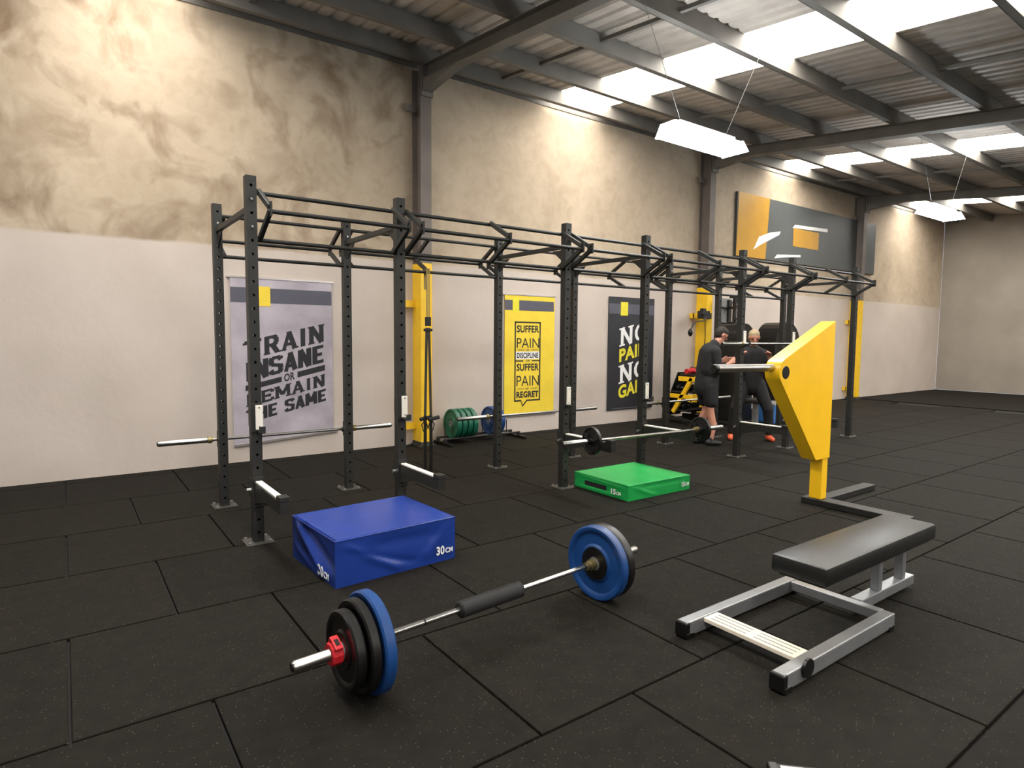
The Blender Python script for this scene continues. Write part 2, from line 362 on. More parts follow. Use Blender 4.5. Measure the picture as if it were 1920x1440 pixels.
# ------------------------------------------------------------------ rig
rig = thing('pull_up_rig', 'long black steel pull-up rig of square uprights and round bars', 'rig', (0, 0, 0))
U = .0375
def upright_mesh():
    m = MB(); bm = m.bm; H = 2.75; pitch = .1; n = 27; zb = .03
    q = [(-U, 0), (U, 0)]
    oct_ = [(math.cos(pi/8+k*pi/4)*.0115, math.sin(pi/8+k*pi/4)*.0115) for k in range(8)]
    for sgn in (-1, 1):                  # perforated front and back faces
        for i in range(n):
            z0_ = zb+i*pitch; zc = z0_+.05; y = sgn*U
            cor = [(U, zc+.05), (-U, zc+.05), (-U, zc-.05), (U, zc-.05)]
            co = [bm.verts.new((a, y, b)) for a, b in cor]; ov = [bm.verts.new((a, y, zc+b)) for a, b in oct_]
            iv = [bm.verts.new((a, y-sgn*.006, zc+b)) for a, b in oct_]
            fs = []
            for c in range(4):
                fs.append(bm.faces.new([co[c], ov[(2*c+1) % 8], ov[(2*c) % 8]]))
                fs.append(bm.faces.new([co[c], co[(c+1) % 4], ov[(2*c+2) % 8], ov[(2*c+1) % 8]]))
            for k in range(8): fs.append(bm.faces.new([ov[k], ov[(k+1) % 8], iv[(k+1) % 8], iv[k]]))
        for za, zc in ((0, zb), (zb+n*pitch, H)):
            bm.faces.new([bm.verts.new(p) for p in ((-U, sgn*U, za), (U, sgn*U, za), (U, sgn*U, zc), (-U, sgn*U, zc))])
    for sgn in (-1, 1):
        bm.faces.new([bm.verts.new(p) for p in ((sgn*U, -U, 0), (sgn*U, U, 0), (sgn*U, U, H), (sgn*U, -U, H))])
    bm.faces.new([bm.verts.new(p) for p in ((-U, -U, H), (U, -U, H), (U, U, H), (-U, U, H))])
    return m.mesh('upright', MT['black'])
um = upright_mesh()
bpm = MB().box((-.1, -.1, 0), (.1, .1, .008), .002)
bpm = bpm.mesh('base_plate', MT['plate_base'])
abm = MB().lathe([(0, .001), (.012, .001)], 6, 'Z')
def boltm(r, h, nm='bolt', axis='Z'):
    return MB().lathe([(0, .0005), (0, r), (h, r), (h, .0005)], 8, axis).mesh(nm, MT['bolt'])
anchor = boltm(.012, .014, 'anchor_bolt'); fbolt = boltm(.009, .012, 'bolt', 'Y'); bracket_plate = MB().box((-.035, -.006, -.06), (.035, 0, .06), .002).mesh('mounting_plate', MT['black'])
def vbracket(x, y, sy, gusset=True):
    d = .31; m = MB()
    zt, zm, zl = 2.65, 2.47, 2.29
    m.bar((x, y, zt), (x, y+sy*d, zm+.012), .03, .042, .004).bar((x, y+sy*d, zm-.012), (x, y, zl), .03, .042, .004)
    m.box((x-.006, min(y+sy*(d-.05), y+sy*(d+.03)), zm-.05), (x+.006, max(y+sy*(d-.05), y+sy*(d+.03)), zm+.05))
    return part('bar_bracket', m, MT['black'], rig)
for k, x in enumerate(UX):
    for y in (YF, YB):
        u_ = link('upright', um, rig, (x, y, 0))
        b_ = link('base_plate', bpm, rig, (x, y, 0))
        for sx in (-1, 1):
            for sy in (-1, 1): link('anchor_bolt', anchor, b_, (sx*.075, sy*.075, .008))
        for z in (2.58, 2.38):
            link('bolt', fbolt, u_, (.0, -U-.012, z))
        part('cross_beam_gusset', MB().prism([(y+(U if y == YF else -U), 2.49), (y+(.22 if y == YF else -.22), 2.49), (y+(U if y == YF else -U), 2.36)], 'X', x-.005, x+.005), MT['black'], rig)
    part('cross_beam', MB().bar((x, YF+U, 2.52), (x, YB-U, 2.52), .035, .045, .004), MT['black'], rig)
    for s in ((1,) if k == 0 else ((-1,) if k == len(UX)-1 else (-1, 1))):
        vbracket(x+s*.06, YF, -1); vbracket(x+s*.06, YB, 1)
for k, (a, b) in enumerate(zip(UX, UX[1:])):
    for y, z, r in ((YF, 2.635, .0165), (YF-.31, 2.455, .0165), (YF, 2.29, .0165), (YB, 2.65, .0165), (YB+.31, 2.47, .0165), (YB, 2.29, .0165)):
        part('pull_up_bar', MB().tube([(a+(U if y in (YF, YB) else .045), y, z), (b-(U if y in (YF, YB) else .045), y, z)], r, 12), MT['black'], rig, True)
    if b-a > 1.5:
        vbracket((a+b)/2, YF, -1); vbracket((a+b)/2, YB, 1)
# ------------------------------------------------------------------ J hooks and spotter arms
def make_jhook(z, x, label, first=[None]):
    loc = (x, YF-U, z)
    if first[0] is None:
        t = thing('j_hook', label, 'rack hook', loc)
        part('hook_body', MB().box((-.04, -.012, -.02), (.04, -.001, .2), .002).box((-.042, -.012, .02), (-.038, .07, .17), .001).box((.038, -.012, .02), (.042, .03, .17), .001), MT['black'], t)
        part('liner', MB().box((-.012, -.026, 0), (.04, -.0125, .185), .002), MT['uhmw'], t, label='white plastic liner')
        m = MB().box((-.005, -.10, -.022), (.04, -.012, -.003), .002).box((-.005, -.10, -.003), (.04, -.09, .03), .002)
        part('hook_lip', m, MT['black'], t)
        for z_ in (.02, .165): part('screw', MB().lathe([(-.0275, .0005), (-.0275, .006), (-.0255, .006)], 8, 'Y', (.014, 0, z_)), MT['hole'], t)
        first[0] = t; return t
    return dup(first[0], loc, (0, 0, 0), label)
for x, z, lab in ((UX[0], .875, 'J-hook with white liner on the leftmost front upright'), (UX[1], .885, 'J-hook with white liner on the second front upright, beside the blue box'),
                  (UX[2], .885, 'J-hook with white liner on the third front upright, left of the green box'), (UX[3], .885, 'J-hook with white liner on the upright in front of the black poster'),
                  (UX[4], 1.505, 'raised J-hook holding the left side of the high barbell'), (UX[5], 1.505, 'raised J-hook holding the right side of the high barbell')):
    make_jhook(z, x, lab)
def make_spotter(x, z, label, first=[None]):
    loc = (x, YF-U, z)
    if first[0] is None:
        t = thing('spotter_arm', label, 'spotter arm', loc)
        part('beam', MB().prism([(0, 0), (-.70, 0), (-.70, -.085), (-.30, -.085), (0, -.16)], 'X', -.03, .03), MT['black'], t)
        part('top_liner', MB().box((-.024, -.60, .0005), (.024, -.02, .014), .003), MT['uhmw'], t, label='white top strip')
        part('end_stop', MB().box((-.034, -.70, .001), (.034, -.615, .035), .004), MT['black'], t)
        part('hook_plate', MB().box((-.045, -.012, -.19), (.045, -.0015, .045), .002).box((-.0445, -.012, -.12), (-.0385, .09, .03)), MT['black'], t)
        part('lock_pin', MB().tube([(-.075, .0375, -.06), (-.0445, .0375, -.06)], .014, 10), MT['bolt'], t)
        first[0] = t; return t
    return dup(first[0], loc, (0, 0, 0), label)
for x, z, lab in ((UX[0], .47, 'empty black spotter arm with white top on the leftmost front upright'), (UX[1], .47, 'empty black spotter arm behind the right end of the blue box'),
                  (UX[2], .57, 'spotter arm left of the green box carrying the left of the racked barbell'), (UX[3], .57, 'spotter arm behind the green box carrying the right of the racked barbell'),
                  (UX[4], .47, 'empty spotter arm right of the standing man'), (UX[5], .47, 'empty spotter arm half hidden by the yellow machine')):
    make_spotter(x, z, lab)
# ------------------------------------------------------------------ barbells
def make_barbell(label, collar_mat, first=[None]):
    t = thing('barbell', label, 'barbell')
    part('shaft', MB().tube([(-.71, 0, 0), (.71, 0, 0)], .0145, 16), MT['chrome'], t, True)
    for s in (-1, 1):
        part('sleeve', MB().lathe([(s*.715, .0005), (s*.715, .025), (s*1.108, .025), (s*1.118, .020), (s*1.118, .0005)], 20), MT['chrome'], t, 30)
        part('collar', MB().lathe([(s*(.66 if s > 0 else .685)-s*.015, .0145), (s*(.66 if s > 0 else .685)-s*.015, .024), (s*.678, .024), (s*.68, .032), (s*.712, .032), (s*.712, .0145)], 20), collar_mat, t, 30)
        part('end_cap', MB().lathe([(s*1.1185, .0005), (s*1.1185, .0195), (s*1.122, .018), (s*1.122, .0005)], 16), MT['rubber'], t, 30)
    return t
ang = math.atan2(.182, 2.23); BC = Vector((1.826, 2.588, .2255)); bd = Vector((math.cos(ang), math.sin(ang), 0))
bb = make_barbell('loaded barbell lying on the floor in the foreground', MT['brass'])
bb.location = BC; bb.rotation_euler = (.3, 0, ang)
def rackbar(loc, rz, lab, g=None): return dup(bb, loc, (0, 0, rz), lab, g)
rb_ang = math.atan2(-.13, 2.2)
rackbar((4.83, 4.245, .599), rb_ang, 'barbell resting on the low spotter arms behind the green box')
rackbar((7.92, YF-U-.055, 1.520), 0, 'barbell held high on the raised hooks at right')
for xc, lab in ((1.761, 'empty barbell on the rear uprights in front of the grey poster'), (4.841, 'empty barbell on the rear uprights in front of the yellow poster'), (7.921, 'empty barbell on the rear uprights behind the standing man')):
    rackbar((xc, YB+U+.045, .615), 0, lab)
# rear low hooks carrying those barbells
rh = None
for k, x in enumerate(UX[:6]):
    side = {0: 'leftmost', 1: 'second', 2: 'third', 3: 'fourth', 4: 'fifth', 5: 'sixth'}[k]
    lab = 'low black hook on the %s rear upright under an empty barbell' % side
    if rh is None:
        rh = thing('rear_hook', lab, 'rack hook', (x, YB+U, .58))
        part('hook_plate', MB().box((-.04, .001, -.03), (.04, .012, .12), .002), MT['black'], rh)
        part('hook_lip', MB().box((-.025, .012, 0), (.025, .09, .018), .002).box((-.025, .078, .018), (.025, .09, .05), .002), MT['black'], rh)
    else: dup(rh, (x, YB+U, .58), (0, 0, 0), lab)
# plates: lathe along local X, centred on x=0
def plate_thing(name, label, r, th, m, loc, rot, kind='bumper', group=None):
    t = thing(name, label, 'weight plate', loc, rot=rot, group=group)
    h = th/2
    if kind == 'bumper':
        prof = [(-h*.75, .027), (-h*.75, r*.24), (-h*.9, r*.26), (-h*.9, r*.46), (-h*.78, r*.48), (-h*.55, r*.52), (-h*.55, r*.80), (-h*.9, r*.86), (-h, r*.90), (-h, r*.965), (-h*.7, r)]
    else:
        prof = [(-h, .027), (-h, r*.33), (-h*.45, r*.36), (-h*.45, r*.84), (-h, r*.88), (-h, r*.96), (-h*.7, r)]
    prof = prof+[(-a, b) for a, b in prof[::-1]]
    prof.append(prof[0])
    o = part('disc', MB().lathe(prof, 64), m, t, 25)
    part('hub', MB().lathe([(-h-.001, .0262), (-h-.001, .04), (h+.001, .04), (h+.001, .0262), (-h-.001, .0262)], 32), MT['silver'] if kind == 'bumper' else MT['rubber'], t, 25)
    if kind == 'bumper' and m is MT['bluep'] and group is None:
        part('centre_disc', MB().lathe([(-h-.0015, .041), (-h-.0015, .098), (-h*.5, .1), (h*.5, .1), (h+.0015, .098), (h+.0015, .041)], 40), MT['rubber'], t, 25, label='black centre')
    return t
rotb = (0, 0, ang); rotL = (0, 0, ang-.04)
def on_bar(s): return BC+bd*s
plate_thing('bumper_plate', 'blue bumper plate at the near left end of the floor barbell', .225, .055, MT['bluep'], on_bar(-.772), rotL)
plate_thing('bumper_plate', 'black plate next to the blue one at the left end of the floor barbell', .203, .048, MT['rubber'], on_bar(-.828), rotL)
plate_thing('bumper_plate', 'smallest black plate, outermost at the left end of the floor barbell', .170, .05, MT['rubber'], on_bar(-.882), rotL)
plate_thing('bumper_plate', 'blue bumper plate at the right end of the floor barbell', .225, .055, MT['bluep'], on_bar(.748), rotb)
plate_thing('bumper_plate', 'black bumper plate behind the blue one at the right end of the floor barbell', .225, .055, MT['rubber'], on_bar(.808), rotb)
# red lock collar
t = thing('lock_collar', 'red lever lock collar on the left sleeve of the floor barbell', 'barbell collar', on_bar(-.936), rot=(.5, 0, ang))
o_r = [( .052*math.cos(2*pi*k/8+.39), .052*math.sin(2*pi*k/8+.39)) for k in range(8)]
part('ring', MB().lathe([(-.025, .0262), (-.025, .046), (-.018, .052), (.018, .052), (.025, .046), (.025, .0262), (-.025, .0262)], 10), MT['red'], t, 20)
part('lever', MB().box((-.018, -.03, .050), (.018, .035, .064), .004).box((-.018, .02, .03), (.018, .045, .06), .004), MT['red'], t)
part('lever_window', MB().box((-.009, -.012, .0645), (.009, .02, .066)), MT['hole'], t, label='black inset')
# foam pad
t = thing('barbell_pad', 'black foam pad wrapped around the middle of the floor barbell', 'barbell pad', on_bar(-.075), rot=(0, 0, ang))
part('foam_sleeve', MB().lathe([(-.205, .0155), (-.205, .034), (-.198, .042), (.198, .042), (.205, .034), (.205, .0155), (-.205, .0155)], 24), MT['foam'], t, 40)
for q in (-.56, .56): part('knurl_ring', MB().lathe([(q-.385*0-.004+.075, .0146), (q-.004+.075, .0152), (q+.004+.075, .0152), (q+.004+.075, .0146)], 16), MT['rubber'], bb)
part('slit', MB().box((-.2, -.002, .0415), (.2, .002, .0432)), MT['hole'], t)
# small plates on the racked barbell
bd2 = Vector((math.cos(rb_ang), math.sin(rb_ang), 0)); B2 = Vector((4.83, 4.245, .599))
for s, lab in ((-.765, 'small black plate on the left end of the racked barbell'), (.765, 'small black plate on the right end of the racked barbell beside the man’s feet')):
    t = plate_thing('grip_plate', lab.replace('’', "'"), .135, .034, MT['rubber'], B2+bd2*s, (0, 0, rb_ang), 'iron')
    for k in range(3):
        a = k*2*pi/3+.5
        part('grip_hole', MB().lathe([(-.0165, .0005), (-.0165, .03), (.0165, .03), (.0165, .0005)], 16, 'X', (0, .088*math.cos(a), .088*math.sin(a))), MT['hole'], t)
for s, lab in ((-.70+.0, 'spring clip at the left plate of the racked barbell'), (.70, 'spring clip at the right plate of the racked barbell')):
    s2 = s-.115 if s < 0 else s+.115
    t = thing('spring_clip', lab, 'barbell collar', B2+bd2*s2, rot=(0, 0, rb_ang))
    part('coil', MB().lathe([(-.02, .0262), (-.02, .032), (.02, .032), (.02, .0262), (-.02, .0262)], 16), MT['rubber'], t)
    part('handle', MB().tube([(0, .03, 0), (0, .08, -.03)], .006, 8), MT['rubber'], t)
# ------------------------------------------------------------------ foam boxes
def text_mesh(txt, w_, h_, m, bold=.0, shear=0, name='lettering'):
    cu = bpy.data.curves.new('txt', 'FONT'); cu.body = txt; cu.offset = bold; cu.space_character = 1+bold*1.6; cu.resolution_u = 4; cu.extrude = .02
    o = bpy.data.objects.new('txt', cu); COL.objects.link(o)
    dg = bpy.context.evaluated_depsgraph_get(); dg.update()
    me = bpy.data.meshes.new_from_object(o.evaluated_get(dg)); bpy.data.objects.remove(o)
    me.materials.clear(); me.materials.append(m); me.name = name
    xs_ = [v.co.x for v in me.vertices]; ys_ = [v.co.y for v in me.vertices]
    x0_, x1_, y0_, y1_ = min(xs_), max(xs_), min(ys_), max(ys_)
    for v in me.vertices:
        X = (v.co.x-x0_)/(x1_-x0_)*w_; Z = (v.co.y-y0_)/(y1_-y0_)*h_+shear*X; d = -v.co.z*.05
        v.co = (X, d-.0012, Z)
    return me
def soft_box(name, label, L_, W_, H_, m, loc, rz, folds, digits):
    t = thing(name, label, 'foam box', loc, rz)
    mb = MB(); bm = mb.bm; n = 22; nz = 10
    # top slightly domed
    def grid(f, nu, nv):
        g = [[bm.verts.new(f(i/nu, j/nv)) for j in range(nv+1)] for i in range(nu+1)]
        for i in range(nu):
            for j in range(nv): bm.faces.new([g[i][j], g[i+1][j], g[i+1][j+1], g[i][j+1]])
    def bell(u): return 16*(u*(1-u))**2
    def fold(u, v, seed):
        e = min(1, 5*u)*min(1, 5*(1-u))*min(1, 6*(1-v))*min(1, 4*v+.25); d = 0
        for (u0, v0, u1, v1, wd, am) in folds[seed]:
            du, dv = u1-u0, v1-v0; tt = max(0, min(1, ((u-u0)*du+(v-v0)*dv)/(du*du+dv*dv)))
            q = math.hypot(u-u0-tt*du, (v-v0-tt*dv)*.4); d += am*math.exp(-(q/wd)**2)
        return d*e
    grid(lambda u, v: (u*L_, v*W_, H_+.006*bell(u)*bell(v)+.002*math.sin(7*u+3*v)*bell(u)*bell(v)), n, n)
    grid(lambda u, v: (u*L_, -fold(u, v, 0), v*H_), n*2, nz*2)
    grid(lambda u, v: (-fold(u, v, 1), (1-u)*W_, v*H_), n*2, nz*2)
    grid(lambda u, v: (L_+.004*bell(u), u*W_, v*H_), n, nz); grid(lambda u, v: ((1-u)*L_, W_+.004*bell(u), v*H_), n, nz)
    bm.faces.new([bm.verts.new(p) for p in ((0, 0, 0), (0, W_, 0), (L_, W_, 0), (L_, 0, 0))])
    bmesh.ops.remove_doubles(bm, verts=bm.verts[:], dist=1e-4)
    part('cover', mb, m, t, 50)
    pm = MB().tube([(0, 0, H_), (L_, 0, H_), (L_, W_, H_), (0, W_, H_), (0, 0, H_)], .004, 6)
    part('seam_piping', pm, m, t, True)
    return t
blue = soft_box('foam_box', 'blue vinyl foam box 30 cm high with creased sides on the floor', .90, .735, .30, MT['bluev'], (1.325, 3.69, 0), math.radians(3.4),
    {0: [(.05, .9, .5, .1, .035, .014), (.12, .7, .6, .2, .03, -.010), (.75, .3, 1, .95, .05, .010), (.35, .75, .8, .7, .06, -.008)],
     1: [(.1, .95, .75, .15, .05, .022), (.35, .9, 1, .35, .07, -.03), (0, .4, .6, .02, .04, .012)]}, '30')
green = soft_box('foam_box', 'green vinyl foam box 15 cm high on the floor beside the racked barbell', .915, .79, .15, MT['greenv'], (4.385, 4.105, 0), math.radians(-.5),
    {0: [(.05, .9, .4, .1, .05, .008), (.3, .8, .8, .75, .06, -.005)], 1: [(.1, .9, .9, .75, .05, .006), (.1, .1, .9, .15, .05, .008)]}, '15')
def sideprint(t, L_, H_, txt, x, z, w_, h_, sub):
    a = link('size_number', text_mesh(txt, w_, h_, MT['print_w'], .03), t, (x, -.014, z)); a['label'] = 'white printed %s' % txt
    b = link('size_unit', text_mesh('CM', sub*1.7, sub, MT['print_w'], .02), t, (x+w_+.008, -.014, z+.004)); b['label'] = 'white printed CM'
def leftprint(t, txt, y, z, w_, h_, sub):
    r = (0, 0, -pi/2)
    link('size_number', text_mesh(txt, w_, h_, MT['print_w'], .03), t, (-.016, y, z), r); link('size_unit', text_mesh('CM', sub*1.7, sub, MT['print_w'], .02), t, (-.016, y-w_-.008, z+.004), r)
sideprint(blue, .9, .3, '30', .735, .055, .065, .062, .036); leftprint(blue, '30', .24, .03, .09, .07, .045)
sideprint(green, .915, .15, '15', .77, .045, .045, .05, .034); leftprint(green, '15', .22, .035, .065, .055, .034)
part('handle_slot', MB().box((-.008, .30, .05), (-.004, .62, .095), .002), MT['hole'], green, label='dark handle opening')
# ------------------------------------------------------------------ lettering helpers for the posters (slab serif strokes)
GL = {  # strokes on a unit box: (x0,y0,x1,y1), then serif positions (x, y)
 'T': ([(.5, 0, .5, 1), (.0, .93, 1, .93), (.05, .93, .05, .80)], [(.5, 0)]),
 'R': ([(.22, 0, .22, 1), (.1, .94, .72, .94), (.64, .96, .82, .82), (.80, .86, .80, .58), (.82, .62, .64, .48), (.72, .5, .22, .5), (.55, .5, .86, .04)], [(.22, 0), (.9, 0)]),
 'A': ([(.5, 1, .14, 0), (.5, 1, .86, 0), (.27, .32, .73, .32), (.35, .95, .62, .95)], [(.12, 0), (.88, 0)]),
 'I': ([(.5, 0, .5, 1)], [(.5, 0), (.5, .94)]),
 'N': ([(.18, 0, .18, 1), (.84, 0, .84, 1), (.18, 1, .84, 0)], [(.18, 0), (.16, .94), (.84, .94)]),
 'E': ([(.22, 0, .22, 1), (.08, .93, .92, .93), (.08, .07, .92, .07), (.22, .5, .68, .5), (.92, .93, .92, .72), (.92, .07, .92, .28), (.68, .38, .68, .62)], []),
 'M': ([(.15, 0, .15, 1), (.87, 0, .87, 1), (.15, 1, .5, .25), (.5, .25, .87, 1)], [(.14, 0), (.87, 0), (.14, .94), (.88, .94)]),
 'O': ([(.5+.38*math.cos(a*pi/6), .5+.44*math.sin(a*pi/6), .5+.38*math.cos((a+1)*pi/6), .5+.44*math.sin((a+1)*pi/6)) for a in range(12)], []),
}
GS = dict(GL); GS['E'] = ([(.22, 0, .22, 1), (.15, .91, .92, .91), (.15, .09, .92, .09), (.15, .5, .8, .5)], [])
GS['T'] = ([(.5, 0, .5, 1), (.0, .91, 1, .91)], []); GS['A'] = ([(.52, 1, .14, 0), (.48, 1, .86, 0), (.27, .28, .73, .28)], [])
GS['H'] = ([(.18, 0, .18, 1), (.82, 0, .82, 1), (.18, .5, .82, .5)], [])
GS['S'] = ([(.9, .76, .78, .91), (.84, .91, .2, .91), (.22, .93, .12, .74), (.13, .78, .2, .55), (.16, .56, .84, .45), (.8, .5, .88, .26), (.88, .28, .76, .08), (.82, .09, .16, .09), (.22, .08, .1, .26)], [])
for q in 'INM': GS[q] = (GL[q][0], [])
GS[' '] = ([], [])
def slab(word, x, z, w_, h_, m, shear, th=.24, parent=None, G_=None):
    G_ = G_ or GL
    mb = MB(); bm = mb.bm; ws = [.55 if c in 'I ' else (1.25 if c == 'M' else 1) for c in word]; tot = sum(ws)+.10*(len(word)-1); cx = 0; uw = w_/tot; k = 0
    for c, cw in zip(word, ws):
        st, sf = G_[c]; W_ = cw*uw
        def P(u, v, d): X = cx*uw+u*W_; return (X, d, v*h_+shear*X)
        quads = []
        for a, b, c_, d_ in st:
            vx, vy = (c_-a)*W_, (d_-b)*h_; ln = math.hypot(vx, vy); t_ = th*uw*(.5 if abs(vy) > .3*abs(vx) else .32)
            if c == 'O': t_ = th*uw*(.18+.32*abs(vy)/ln)
            if c in 'NA' and a != c_ and abs(vy) > .5*h_ and c_ < a: t_ *= .75
            nx, ny = -vy/ln*t_, vx/ln*t_
            e = .0 if c != 'O' else .01
            quads.append([(a*W_+nx, b*h_+ny), (c_*W_+nx, d_*h_+ny), (c_*W_-nx, d_*h_-ny), (a*W_-nx, b*h_-ny)])
        for a, b in sf: quads.append([((a-.2/cw**.5)*W_, b*h_), ((a+.2/cw**.5)*W_, b*h_), ((a+.2/cw**.5)*W_, (b+.09)*h_), ((a-.2/cw**.5)*W_, (b+.09)*h_)])
        for q in quads:
            k += 1; dd = -.002-.00002*k
            pts = [(cx*uw+px, py+shear*(cx*uw+px)) for px, py in q]
            f0 = [bm.verts.new((px, dd, pz)) for px, pz in pts]; f1 = [bm.verts.new((px, .0, pz)) for px, pz in pts]
            fs = [bm.faces.new(f0), bm.faces.new(f1)]+[bm.faces.new([f0[i], f0[(i+1) % 4], f1[(i+1) % 4], f1[i]]) for i in range(4)]
        cx += cw+.10
    bmesh.ops.recalc_face_normals(bm, faces=bm.faces[:])
    return part('lettering', mb, m, parent, loc=(x, 0, z))
def word(txt, x, z, w_, h_, m, parent, bold=.03, shear=0):
    return link('lettering', text_mesh(txt, w_, h_, m, bold, shear), parent, (x, 0, z))
def quadbar(x, z, w_, h_, m, parent, shear=0, name='printed_bar', d=.0016):
    mb = MB().prism([(0, 0), (w_, shear*w_), (w_, shear*w_+h_), (0, h_)], 'Y', -d, 0)
    return part(name, mb, m, parent, loc=(x, 0, z))
# posters hang 15 mm off the wall; local y=0 is their face
def poster(x0_, x1_, z0_, z1_, m, label, rails=True, tail=0, sk_=0):
    t = thing('poster', label, 'poster', (0, YW-.022, 0))
    part('sheet', MB().prism([(x0_, z0_), (x1_, z0_+sk_), (x1_, z1_), (x0_, z1_)], 'Y', 0, .006), m, t)
    if rails:
        part('top_rail', MB().box((x0_-.04, -.006, z1_-.01), (x1_+.02, .0215, z1_+.014), .003), MT['alu'], t)
        part('bottom_rail', MB().bar((x0_-.02+tail, .0065, z0_), (x1_+.06, .0065, z0_+sk_*1.05), .029, .034, .003), MT['alu'], t)
    return t
p1 = poster(1.67, 2.93, .21, 2.29, MT['poster_g'], 'grey concrete-look poster with large slanted black lettering on the wall', True, .03, .085)
quadbar(1.67, 1.985, 1.255, .185, MT['band'], p1, name='header_band')
quadbar(1.94, 1.945, .2, .245, MT['poster_y'], p1, name='yellow_badge', d=.003)
k = .235
slab('TRAIN', 1.82, 1.275, .995, .225, MT['print_k'], k, .30, p1)
slab('INSANE', 1.82, 1.0, 1.0, .235, MT['print_k'], k, .40, p1, GS)
quadbar(1.82, .885, .44, .068, MT['print_k'], p1, k); quadbar(2.46, 1.037, .365, .075, MT['print_k'], p1, k)
word('OR', 2.29, .985, .135, .10, MT['print_k'], p1, .03, k)
slab('REMAIN', 1.82, .685, 1.0, .15, MT['print_k'], k, .27, p1)
slab('THE SAME', 1.82, .48, 1.02, .16, MT['print_k'], k, .40, p1, GS)
p2 = poster(5.76, 6.80, .30, 2.27, MT['poster_y'], 'yellow poster with a framed black speech-bubble text on the wall')
quadbar(5.76, 2.02, 1.02, .165, MT['band'], p2, name='header_band'); quadbar(5.915, 1.985, .13, .245, MT['print_y'], p2, name='yellow_badge', d=.003)
fr = MB(); x0_, x1_ = 5.96, 6.50
for a, b in (((x0_, -.002, 1.815), (x1_, 0, 1.84)), ((x0_, -.002, .525), (x0_+.025, 0, 1.84)), ((x1_-.025, -.002, .525), (x1_, 0, 1.84)), ((x0_, -.002, .525), (6.10, 0, .55)), ((6.22, -.002, .525), (x1_, 0, .55)),
             ((x0_, -.002, 1.185), (6.14, 0, 1.205)), ((6.32, -.002, 1.185), (x1_, 0, 1.205))): fr.box(a, b)
fr.bar((6.10, -.001, .54), (6.13, -.001, .445), .002, .022).bar((6.13, -.001, .445), (6.225, -.001, .54), .002, .022)
part('bubble_frame', fr, MT['print_k'], p2)
quadbar(5.985, 1.222, .49, .125, MT['print_w'], p2, name='white_band', d=.001)
for tx, x, z, w_, h_, bo in (('SUFFER', 6.005, 1.66, .46, .12, .03), ('PAIN', 6.005, 1.41, .465, .16, -.004), ('OF', 6.19, 1.357, .07, .03, 0), ('DISCIPLINE', 6.01, 1.24, .44, .09, .03), ('OR', 6.19, 1.18, .09, .032, .01),
                             ('SUFFER', 6.005, 1.03, .46, .12, .03), ('PAIN', 6.005, .78, .465, .17, -.004), ('OF', 6.19, .715, .07, .03, 0), ('REGRET', 6.005, .585, .46, .105, .04)):
    word(tx, x, z, w_, h_, MT['print_k'], p2, bo)
for z in (1.372, .73):
    for x in (6.02, 6.3): quadbar(x, z, .14, .008, MT['print_k'], p2)
p3 = poster(8.08, 9.31, .24, 2.34, MT['poster_k'], 'black poster with white and yellow slanted lettering on the wall', False)
quadbar(8.09, 2.03, 1.21, .185, MT['band'], p3, name='header_band'); quadbar(8.39, 2.0, .19, .25, MT['print_y'], p3, name='yellow_badge', d=.003)
k = .21
slab('NO', 8.38, 1.42, .74, .33, MT['print_w'], k, .20, p3); word('PAIN', 8.375, 1.13, .74, .245, MT['print_y'], p3, .035, k)
slab('NO', 8.38, .725, .74, .33, MT['print_w'], k, .20, p3); word('GAIN', 8.37, .44, .74, .25, MT['print_y'], p3, .035, k)
part('bottom_rail', MB().box((8.2, -.006, .262), (9.2, .0, .275)), MT['band'], p3)
# wall sign
sg = thing('wall_sign', 'large grey and yellow sign panel high on the wall at right', 'sign', (0, YW-.06, 0))
part('panel', MB().box((11.82, 0, 3.38), (18.2, .058, 4.74), .004), MT['signgrey'], sg)
part('yellow_panel', MB().prism([(11.82, 3.38), (12.93, 3.38), (13.03, 4.74), (11.86, 4.74)], 'Y', -.006, -.0005), MT['signyel'], sg)
part('white_stroke', MB().prism([(12.45, 3.56), (12.75, 3.70), (13.45, 3.98), (13.5, 4.06), (13.1, 4.0), (12.65, 3.86)], 'Y', -.010, -.007), MT['print_w'], sg)
part('yellow_patch', MB().box((14.05, -.006, 3.78), (15.2, -.0005, 4.2)), MT['signyel'], sg)
part('white_stroke', MB().prism([(14.0, 4.2), (15.6, 4.26), (15.6, 4.34), (14.1, 4.28)], 'Y', -.010, -.007), MT['print_w'], sg)
part('white_stroke', MB().prism([(13.3, 3.44), (13.8, 3.5), (14.4, 3.55), (14.4, 3.6), (13.4, 3.53)], 'Y', -.006, -.0005), MT['print_w'], sg)
